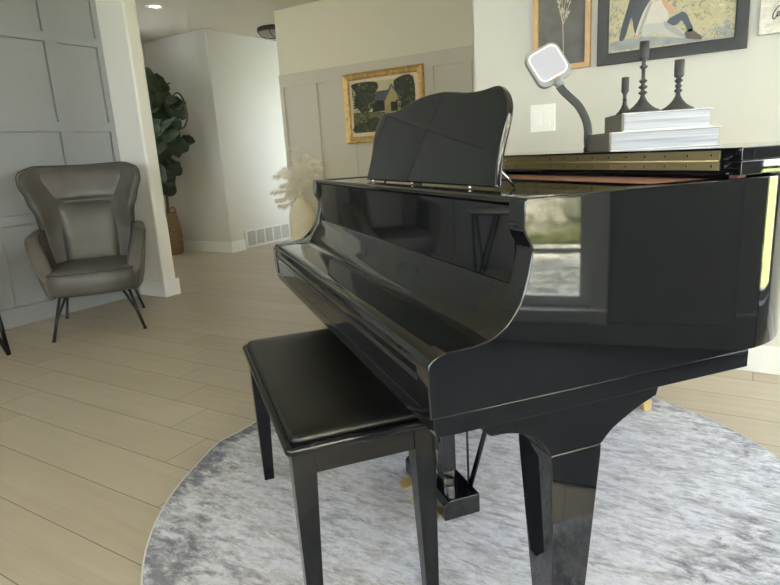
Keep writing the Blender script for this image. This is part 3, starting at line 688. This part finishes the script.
# big black framed couple portrait on the white wall
WY = 2.99
def wp(px, py): return (-.656 + (px - 600) * .00392 + .00002 * (py - 30), 1.682 - .00428 * py - .00052 * (px - 600))
fx0, fx1, fz0, fz1 = -.659, -.066, 1.397, 1.86
O = ((fx0 + fx1) / 2, WY, fz0)
ph = thing('framed_photo', 'large black framed outdoor portrait of a seated couple above the piano', 'picture', O)
m = MB(O); frame_ring(m, fx0, fx1, fz0, fz1, .048, WY - .028, WY - .0005); m.build('frame', FRB, ph, bevel=.001, seg=1)
ix0, ix1, iz0, iz1 = fx0 + .045, fx1 - .045, fz0 + .045, fz1 - .045
g = NT('print_foliage'); v_ = g.tc.outputs['Object']
c_ = g.ramp(g.noise(v_, 30, 8, .75, 1.0), [(.30, (112, 112, 100)), (.42, (152, 146, 122)), (.50, (204, 194, 150)), (.57, (172, 162, 136)), (.65, (222, 214, 184)), (.78, (172, 156, 140))])
g.col(g.mix(g.math('MULTIPLY', g.math('GREATER_THAN', g.noise(v_, 7, 6, .8, .8), .56), .7), c_, g.ramp(g.noise(v_, 40, 5, .7), [(.3, (92, 100, 112)), (.6, (142, 152, 164))])), .45); BG = g.m
BLUEP = mat('print_blue_brush', (104, 114, 128), .45, noise=(18, .3)); ROCK = mat('print_rock', (152, 156, 156), .45, noise=(22, .15)); NAVY = mat('print_navy', (74, 78, 84), .45, noise=(14, .15)); SWEAT = mat('print_cream', (206, 200, 190), .45, noise=(20, .05)); PANTS = mat('print_pale_trousers', (186, 188, 182), .45, noise=(20, .06)); JEAN = mat('print_denim', (72, 82, 96), .45, noise=(20, .12)); BOOT = mat('print_boot', (96, 84, 76), .45, noise=(20, .2)); SKIN = mat('print_skin', (206, 160, 134), .45); HAIR = mat('print_hair', (150, 110, 76), .45)
ZP = lambda x, y: wp(600 + x / 4.875, y / 4.875)
m = MB(O); y = WY - .012
m.mi = 0; m.box(ix0, ix1, y, WY - .002, iz0, iz1)
def PP(pts, k, mi, sp=True): flatpoly(m, [ZP(a, b_) for a, b_ in pts], y - .0003 * (k + 1), mi, sp=sp)
m.mi = 1
PP([(47, 252), (47, 214), (130, 196), (230, 180), (440, 188), (530, 196), (654, 180), (654, 194), (520, 206), (400, 216)], 1, 2, False)
PP([(112, 194), (128, 120), (150, 50), (165, -10), (180, -120), (230, -140), (285, -110), (280, 0), (262, 60), (240, 110), (222, 150), (205, 178), (188, 150), (172, 92), (140, 190)], 2, 3)
PP([(358, 104), (400, 82), (428, 70), (448, 80), (464, 110), (482, 150), (462, 162), (440, 128), (424, 110), (398, 130), (360, 128)], 4, 6)
PP([(236, 118), (300, 108), (360, 120), (440, 160), (452, 188), (380, 184), (300, 168), (240, 184), (228, 150)], 3, 5)
PP([(444, 165), (468, 148), (500, 166), (524, 184), (520, 196), (450, 190)], 4, 7)
PP([(270, 12), (300, -6), (340, 0), (352, 60), (362, 104), (330, 118), (250, 124), (222, 150), (208, 180), (196, 176), (212, 120), (236, 62)], 4, 4)
PP([(322, 6), (352, 24), (388, 62), (384, 76), (358, 66), (332, 36)], 5, 8)
PP([(196, 176), (210, 176), (214, 190), (198, 192)], 5, 8)
PP([(338, 112), (372, 126), (412, 150), (446, 178), (440, 186), (400, 172), (352, 146)], 6, 10)
PP([(262, 30), (276, 24), (252, 90), (232, 140), (218, 168), (210, 166), (230, 110)], 6, 10)
PP([(272, -20), (270, -70), (300, -95), (332, -70), (330, -20), (316, 10), (290, 12)], 5, 9)
PP([(284, -24), (286, -62), (302, -74), (318, -60), (316, -22), (302, -6)], 6, 8)
PP([(206, -140), (200, -185), (226, -205), (252, -186), (248, -140), (228, -124)], 5, 8)
m.build('print', [BG, BLUEP, ROCK, NAVY, SWEAT, PANTS, JEAN, BOOT, SKIN, HAIR, mat('print_grey_fold', (166, 164, 158), .45, noise=(20, .06))], ph, recalc=False)

# botanical print in oak frame
ox0, ox1, oz0, oz1 = -.957, -.691, 1.400, 1.84
O = ((ox0 + ox1) / 2, WY, oz0)
bo = thing('botanical_print', 'slim oak framed dark print of pale dried stems left of the black frame', 'picture', O)
m = MB(O); frame_ring(m, ox0, ox1, oz0, oz1, .022, WY - .034, WY - .0005, [(0, 0), (0, 1), (1, 1), (1, 0)]); m.build('frame', OAK, bo, bevel=.001, seg=1)
PB = mat('print_charcoal', (104, 102, 96), .5, noise=(14, .22)); STEM = mat('print_stems', (190, 178, 156), .5, noise=(20, .1))
m = MB(O); m.box(ox0 + .02, ox1 - .02, WY - .014, WY - .002, oz0 + .02, oz1 - .02)
m.mi = 1
def bp(x, y): a, b_ = 500 + x / 5.57, y / 5.57; q = wp(a, b_); return (q[0], WY - .0142, q[1])
def ribbon(pts, w0):
    P = spline([bp(*p) for p in pts], 5)
    L_ = []
    for i, p in enumerate(P):
        d = (P[min(i + 1, len(P) - 1)] - P[max(i - 1, 0)]).normalized(); n = Vector((-d.z, 0, d.x)); ww = w0 * (1 - .6 * i / len(P)); L_.append((m.v(p - n * ww), m.v(p + n * ww)))
    for a, b_ in zip(L_, L_[1:]): m.f([a[0], a[1], b_[1], b_[0]])
for st in ([(331, 300), (328, 200), (326, 110), (335, 40), (345, -20), (350, -120)], [(327, 120), (310, 70), (300, 20), (290, -40), (270, -110)], [(330, 100), (352, 60), (372, 10), (392, -40), (410, -130)], [(328, 140), (318, 90), (322, 30), (318, -60)], [(330, 130), (344, 90), (350, 40)]): ribbon(st, .0022)
rb = random.Random(3)
for k in range(46):
    x = rb.uniform(285, 400); yy = rb.uniform(-130, 90); x = 335 + (x - 335) * min(1, max(.25, (140 - yy) / 150)); c0 = bp(x, yy); a0 = rb.uniform(-.6, .6) + (x - 335) * .008; l = rb.uniform(.014, .026); wv = rb.uniform(.0035, .006)
    d = Vector((sin(a0), 0, cos(a0))); n = Vector((cos(a0), 0, -sin(a0))); c0 = Vector(c0) + Vector((0, -.0002 - k * 1e-5, 0))
    m.f([m.v(c0 - d * l * .5), m.v(c0 + n * wv), m.v(c0 + d * l * .5), m.v(c0 - n * wv)])
m.build('print', [PB, STEM], bo, recalc=False)

# whitewashed word sign, cut by the frame edge
sx0, sx1, sz0, sz1 = -.029, .50, 1.438, 1.84
O = ((sx0 + sx1) / 2, WY, sz0)
SG = NT('whitewashed_board'); SGM = SG.col(SG.ramp(SG.noise(SG.tc.outputs['Object'], 24, 8, .75, 1.2), [(.3, (176, 172, 164)), (.45, (214, 210, 202)), (.6, (232, 229, 222))]), .7)
sg_ = thing('word_sign', 'whitewashed wall sign with dark script lettering at the right edge', 'sign', O)
m = MB(O); m.box(sx0, sx1, WY - .03, WY - .0005, sz0, sz1); m.build('board', SGM, sg_, bevel=.0015)
INK = mat('sign_ink', (84, 80, 76), .7)
m = MB(O)
def sp_(x, y): q = wp(735 + x / 13, y / 13); return (q[0], WY - .0305, q[1] - .020)
for st in ([(556, 92), (530, 104), (500, 140), (476, 190), (474, 232), (490, 246), (508, 226), (520, 196)], [(548, 168), (530, 168), (520, 194), (528, 214), (546, 200), (552, 174), (560, 178), (570, 172)], [(572, 168), (580, 204), (592, 204), (604, 168), (612, 176)]): m.tube(spline([sp_(*p) for p in st], 6), .0021, 6)
m.build('lettering', INK, sg_)

# light switch
qx0, qx1, qz0, qz1 = -.980, -.855, 1.123, 1.252
O = ((qx0 + qx1) / 2, WY, qz0)
swt = thing('light_switch', 'white double rocker light switch plate on the white wall', 'light switch', O)
m = MB(O); m.box(qx0, qx1, WY - .007, WY - .0003, qz0, qz1); m.build('plate', PLAST, swt, bevel=.003)
for k in (0, 1):
    c0 = (qx0 + qx1) / 2 + (k - .5) * .046
    m = MB(O); m.prism([(WY - .006, qz0 + .030), (WY - .0125, qz0 + .030), (WY - .008, qz1 - .030), (WY - .006, qz1 - .030)], lambda p, q, t: (t, p, q), c0 - .0165, c0 + .0165); m.build('rocker', PLAST, swt, bevel=.001)

# unseen dark mat, added to darken the floor mirrored in the piano's cheek
MATD = mat('added_mat_weave', (58, 60, 64), .9, noise=(60, .15), bump=(250, .3))
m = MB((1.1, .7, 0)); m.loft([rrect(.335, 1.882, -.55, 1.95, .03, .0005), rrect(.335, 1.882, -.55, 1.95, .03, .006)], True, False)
tag(m.build('added_floor_mat', MATD), 'added charcoal mat by the side window, darkening the floor mirrored in the piano side', 'rug')


# ------------------------------------------------------------------ books, candlesticks, lamp on the lid
LZ = 1.0345
def book(name, label, p, ang, w_, d_, t_, z, group):
    o = thing(name, label, 'book', (p[0], p[1], z), ang)
    m = MB(); m.box(0, w_ + .006, -.003, d_, 0, .0028); m.build('cover', COVER, o, bevel=.0008, seg=1)
    m = MB(); m.box(0, w_ + .006, -.003, d_, t_ - .0028, t_); m.build('cover', COVER, o, bevel=.0008, seg=1)
    m = MB(); m.box(.004, w_, .002, d_ - .004, .0028, t_ - .0028); m.build('page_block', PAGES, o)
    m = MB(); m.box(-.003, .0035, -.003, d_, .0002, t_ - .0004); m.build('spine', SPINE, o, bevel=.001, seg=1)
    return o
book('hardcover_book', 'larger white hardcover book with grey spine lying on the piano lid', (-.302, 1.512), rad(25), .246, .23, .044, LZ, 'stacked books')
book('hardcover_book', 'smaller white hardcover book on top of the book stack, under the candlesticks', (-.280, 1.541), rad(23), .196, .19, .043, LZ + .044, 'stacked books')
BZ = LZ + .087
def candlestick(label, x, y, h, br, cr, chh, knots):
    o = thing('candlestick', label, 'candlestick', (x, y, BZ), 0, 'black candlesticks')
    pr = [(br * .98, 0), (br, .003), (br * .985, .0055), (br * .74, .010), (br * .50, .017), (br * .30, .026), (br * .17, .035), (.0052, .041)]
    for kz, kr in knots: pr += [(.0045, kz - .0055), (kr, kz - .001), (kr, kz + .001), (.0045, kz + .0055)]
    pr += [(.0042, h - chh - .008), (.006, h - chh - .003), (cr * .95, h - chh)]
    m = MB(); m.lathe(pr, (0, 0, 0), 28); m.build('stem', CANDLE, o)
    m = MB(); m.lathe([(cr * .95, h - chh), (cr, h - chh + .003), (cr, h), (cr - .0022, h), (cr - .0022, h - .012), (.0005, h - .013)], (0, 0, 0), 24); m.build('candle_cup', CANDLE, o)
candlestick('tallest black candlestick, standing in the middle on the stacked books', -.250, 1.624, .166, .042, .0112, .040, [(.048, .0105), (.061, .0105), (.075, .0095), (.108, .0095)])
candlestick('medium black candlestick, rightmost on the stacked books', -.1745, 1.657, .118, .037, .0112, .038, [(.047, .0095), (.058, .0080), (.070, .0095)])
candlestick('shortest black candlestick, at the left end of the stacked books', -.302, 1.684, .094, .020, .0090, .036, [(.030, .0055)])

lo = Vector((-.425, 1.848, LZ))
lamp = thing('gooseneck_lamp', 'grey square LED lamp on a dark curved gooseneck behind the stacked books', 'lamp', lo)
ca_, sa_ = cos(rad(25)), sin(rad(25)); m = MB(); m.prism([(-.010, -.03), (.115, -.03), (.115, .05), (-.010, .05)], lambda p, q, t: (p * ca_ - q * sa_, p * sa_ + q * ca_, t), 0, .010); m.build('base', DARKPL, lamp, bevel=.004)
npts = [(-.429, 1.846, LZ + .008), (-.432, 1.851, 1.065), (-.434, 1.858, 1.095), (-.442, 1.862, 1.126), (-.461, 1.860, 1.163), (-.484, 1.854, 1.189), (-.505, 1.848, 1.211), (-.517, 1.844, 1.228)]
R_ = Vector((.854, .518, -.058))
m = MB(lo); m.tube(spline(npts, 4), .0125, 12, flat=tuple(R_)); m.build('gooseneck', DARKPL, lamp)
hc = Vector((-.549, 1.842, 1.289))
ax = (hc - Vector((-.514, 1.846, 1.230))).normalized()
nrm = Vector((.62, -.76, .20)); nrm = (nrm - ax * nrm.dot(ax)).normalized(); bx_ = ax.cross(nrm).normalized()
def rsq(hw, hh, r, off, n=7):
    out = []; hw, hh, r = hw * 1.06, hh * 1.06, r * 1.2
    for cx_, cy_, a in ((hw - r, hh - r, 0), (-hw + r, hh - r, 90), (-hw + r, -hh + r, 180), (hw - r, -hh + r, 270)):
        for k in range(n): t = rad(a + 90 * k / (n - 1)); out.append(hc + bx_ * (cx_ + r * cos(t)) + ax * (cy_ + r * sin(t)) + nrm * off)
    return out
m = MB(lo); m.loft([rsq(.050, .050, .020, -.014), rsq(.054, .054, .022, -.010), rsq(.0545, .0545, .0225, .002), rsq(.052, .052, .021, .004)], True, True); hd = m.build('lamp_head', LGREY, lamp)
m = MB(lo); hc0 = hc.copy(); hc = hc0 + ax * .004; m.loft([rsq(.0475, .0445, .018, .0035), rsq(.0475, .0445, .018, .0055), rsq(.046, .043, .017, .006)], True, True); m.build('rim', PLAST, hd)
m = MB(lo); m.loft([rsq(.043, .040, .015, .0055), rsq(.0425, .0395, .015, .0068)], True, True); m.build('diffuser', DIFF, hd); hc = hc0
m = MB(lo); m.tube([hc - ax * .050, hc - ax * .072], [.015, .0135], 14); m.build('collar', LGREY, lamp)
m = MB(lo); q = hc - ax * .046 + nrm * .004; m.tube([q, q + nrm * .0025], .0042, 12); m.build('button', mat('copper_button', (214, 150, 110), .4, metal=.5), hd)

# ------------------------------------------------------------------ light
wd = bpy.data.worlds.new('sky'); sc.world = wd; wd.use_nodes = True
bgn = wd.node_tree.nodes['Background']; bgn.inputs[0].default_value = (.80, .90, 1.0, 1); bgn.inputs[1].default_value = 6.0
S = bpy.data.lights.new('sun', 'SUN'); S.energy = 30; S.angle = rad(.6); S.color = (1, .95, .85)
so = bpy.data.objects.new('sun', S); C.objects.link(so); so.rotation_euler = Vector((.75, -.55, -.75)).to_track_quat('-Z', 'Z').to_euler()

# ------------------------------------------------------------------ camera
f_ = 588.103; yaw, pit, rol = 0.5586805462405549, 0.23121924359245055, 0.05982147409484184
F = Vector((-sin(yaw) * cos(pit), cos(yaw) * cos(pit), -sin(pit))); R0 = Vector((cos(yaw), sin(yaw), 0)); D0 = F.cross(R0)
Rr = cos(rol) * R0 + sin(rol) * D0; Dd = -sin(rol) * R0 + cos(rol) * D0
cd = bpy.data.cameras.new('camera'); cam = bpy.data.objects.new('camera', cd); C.objects.link(cam)
cd.sensor_width = 36; cd.lens = f_ * 36 / 780; cd.clip_start = .02
M4 = Matrix((( Rr.x, -Dd.x, -F.x, 0), (Rr.y, -Dd.y, -F.y, 0), (Rr.z, -Dd.z, -F.z, 1.06), (0, 0, 0, 1)))
cam.matrix_world = M4; sc.camera = cam

sc.view_settings.view_transform = 'Standard'; sc.view_settings.look = 'None'; sc.view_settings.gamma = 1; sc.view_settings.use_curve_mapping = False
sc.view_settings.exposure = 1.72
sc.cycles.use_denoising = True
sc.cycles.max_bounces = 12; sc.cycles.diffuse_bounces = 6; sc.cycles.glossy_bounces = 6; sc.cycles.transparent_max_bounces = 12
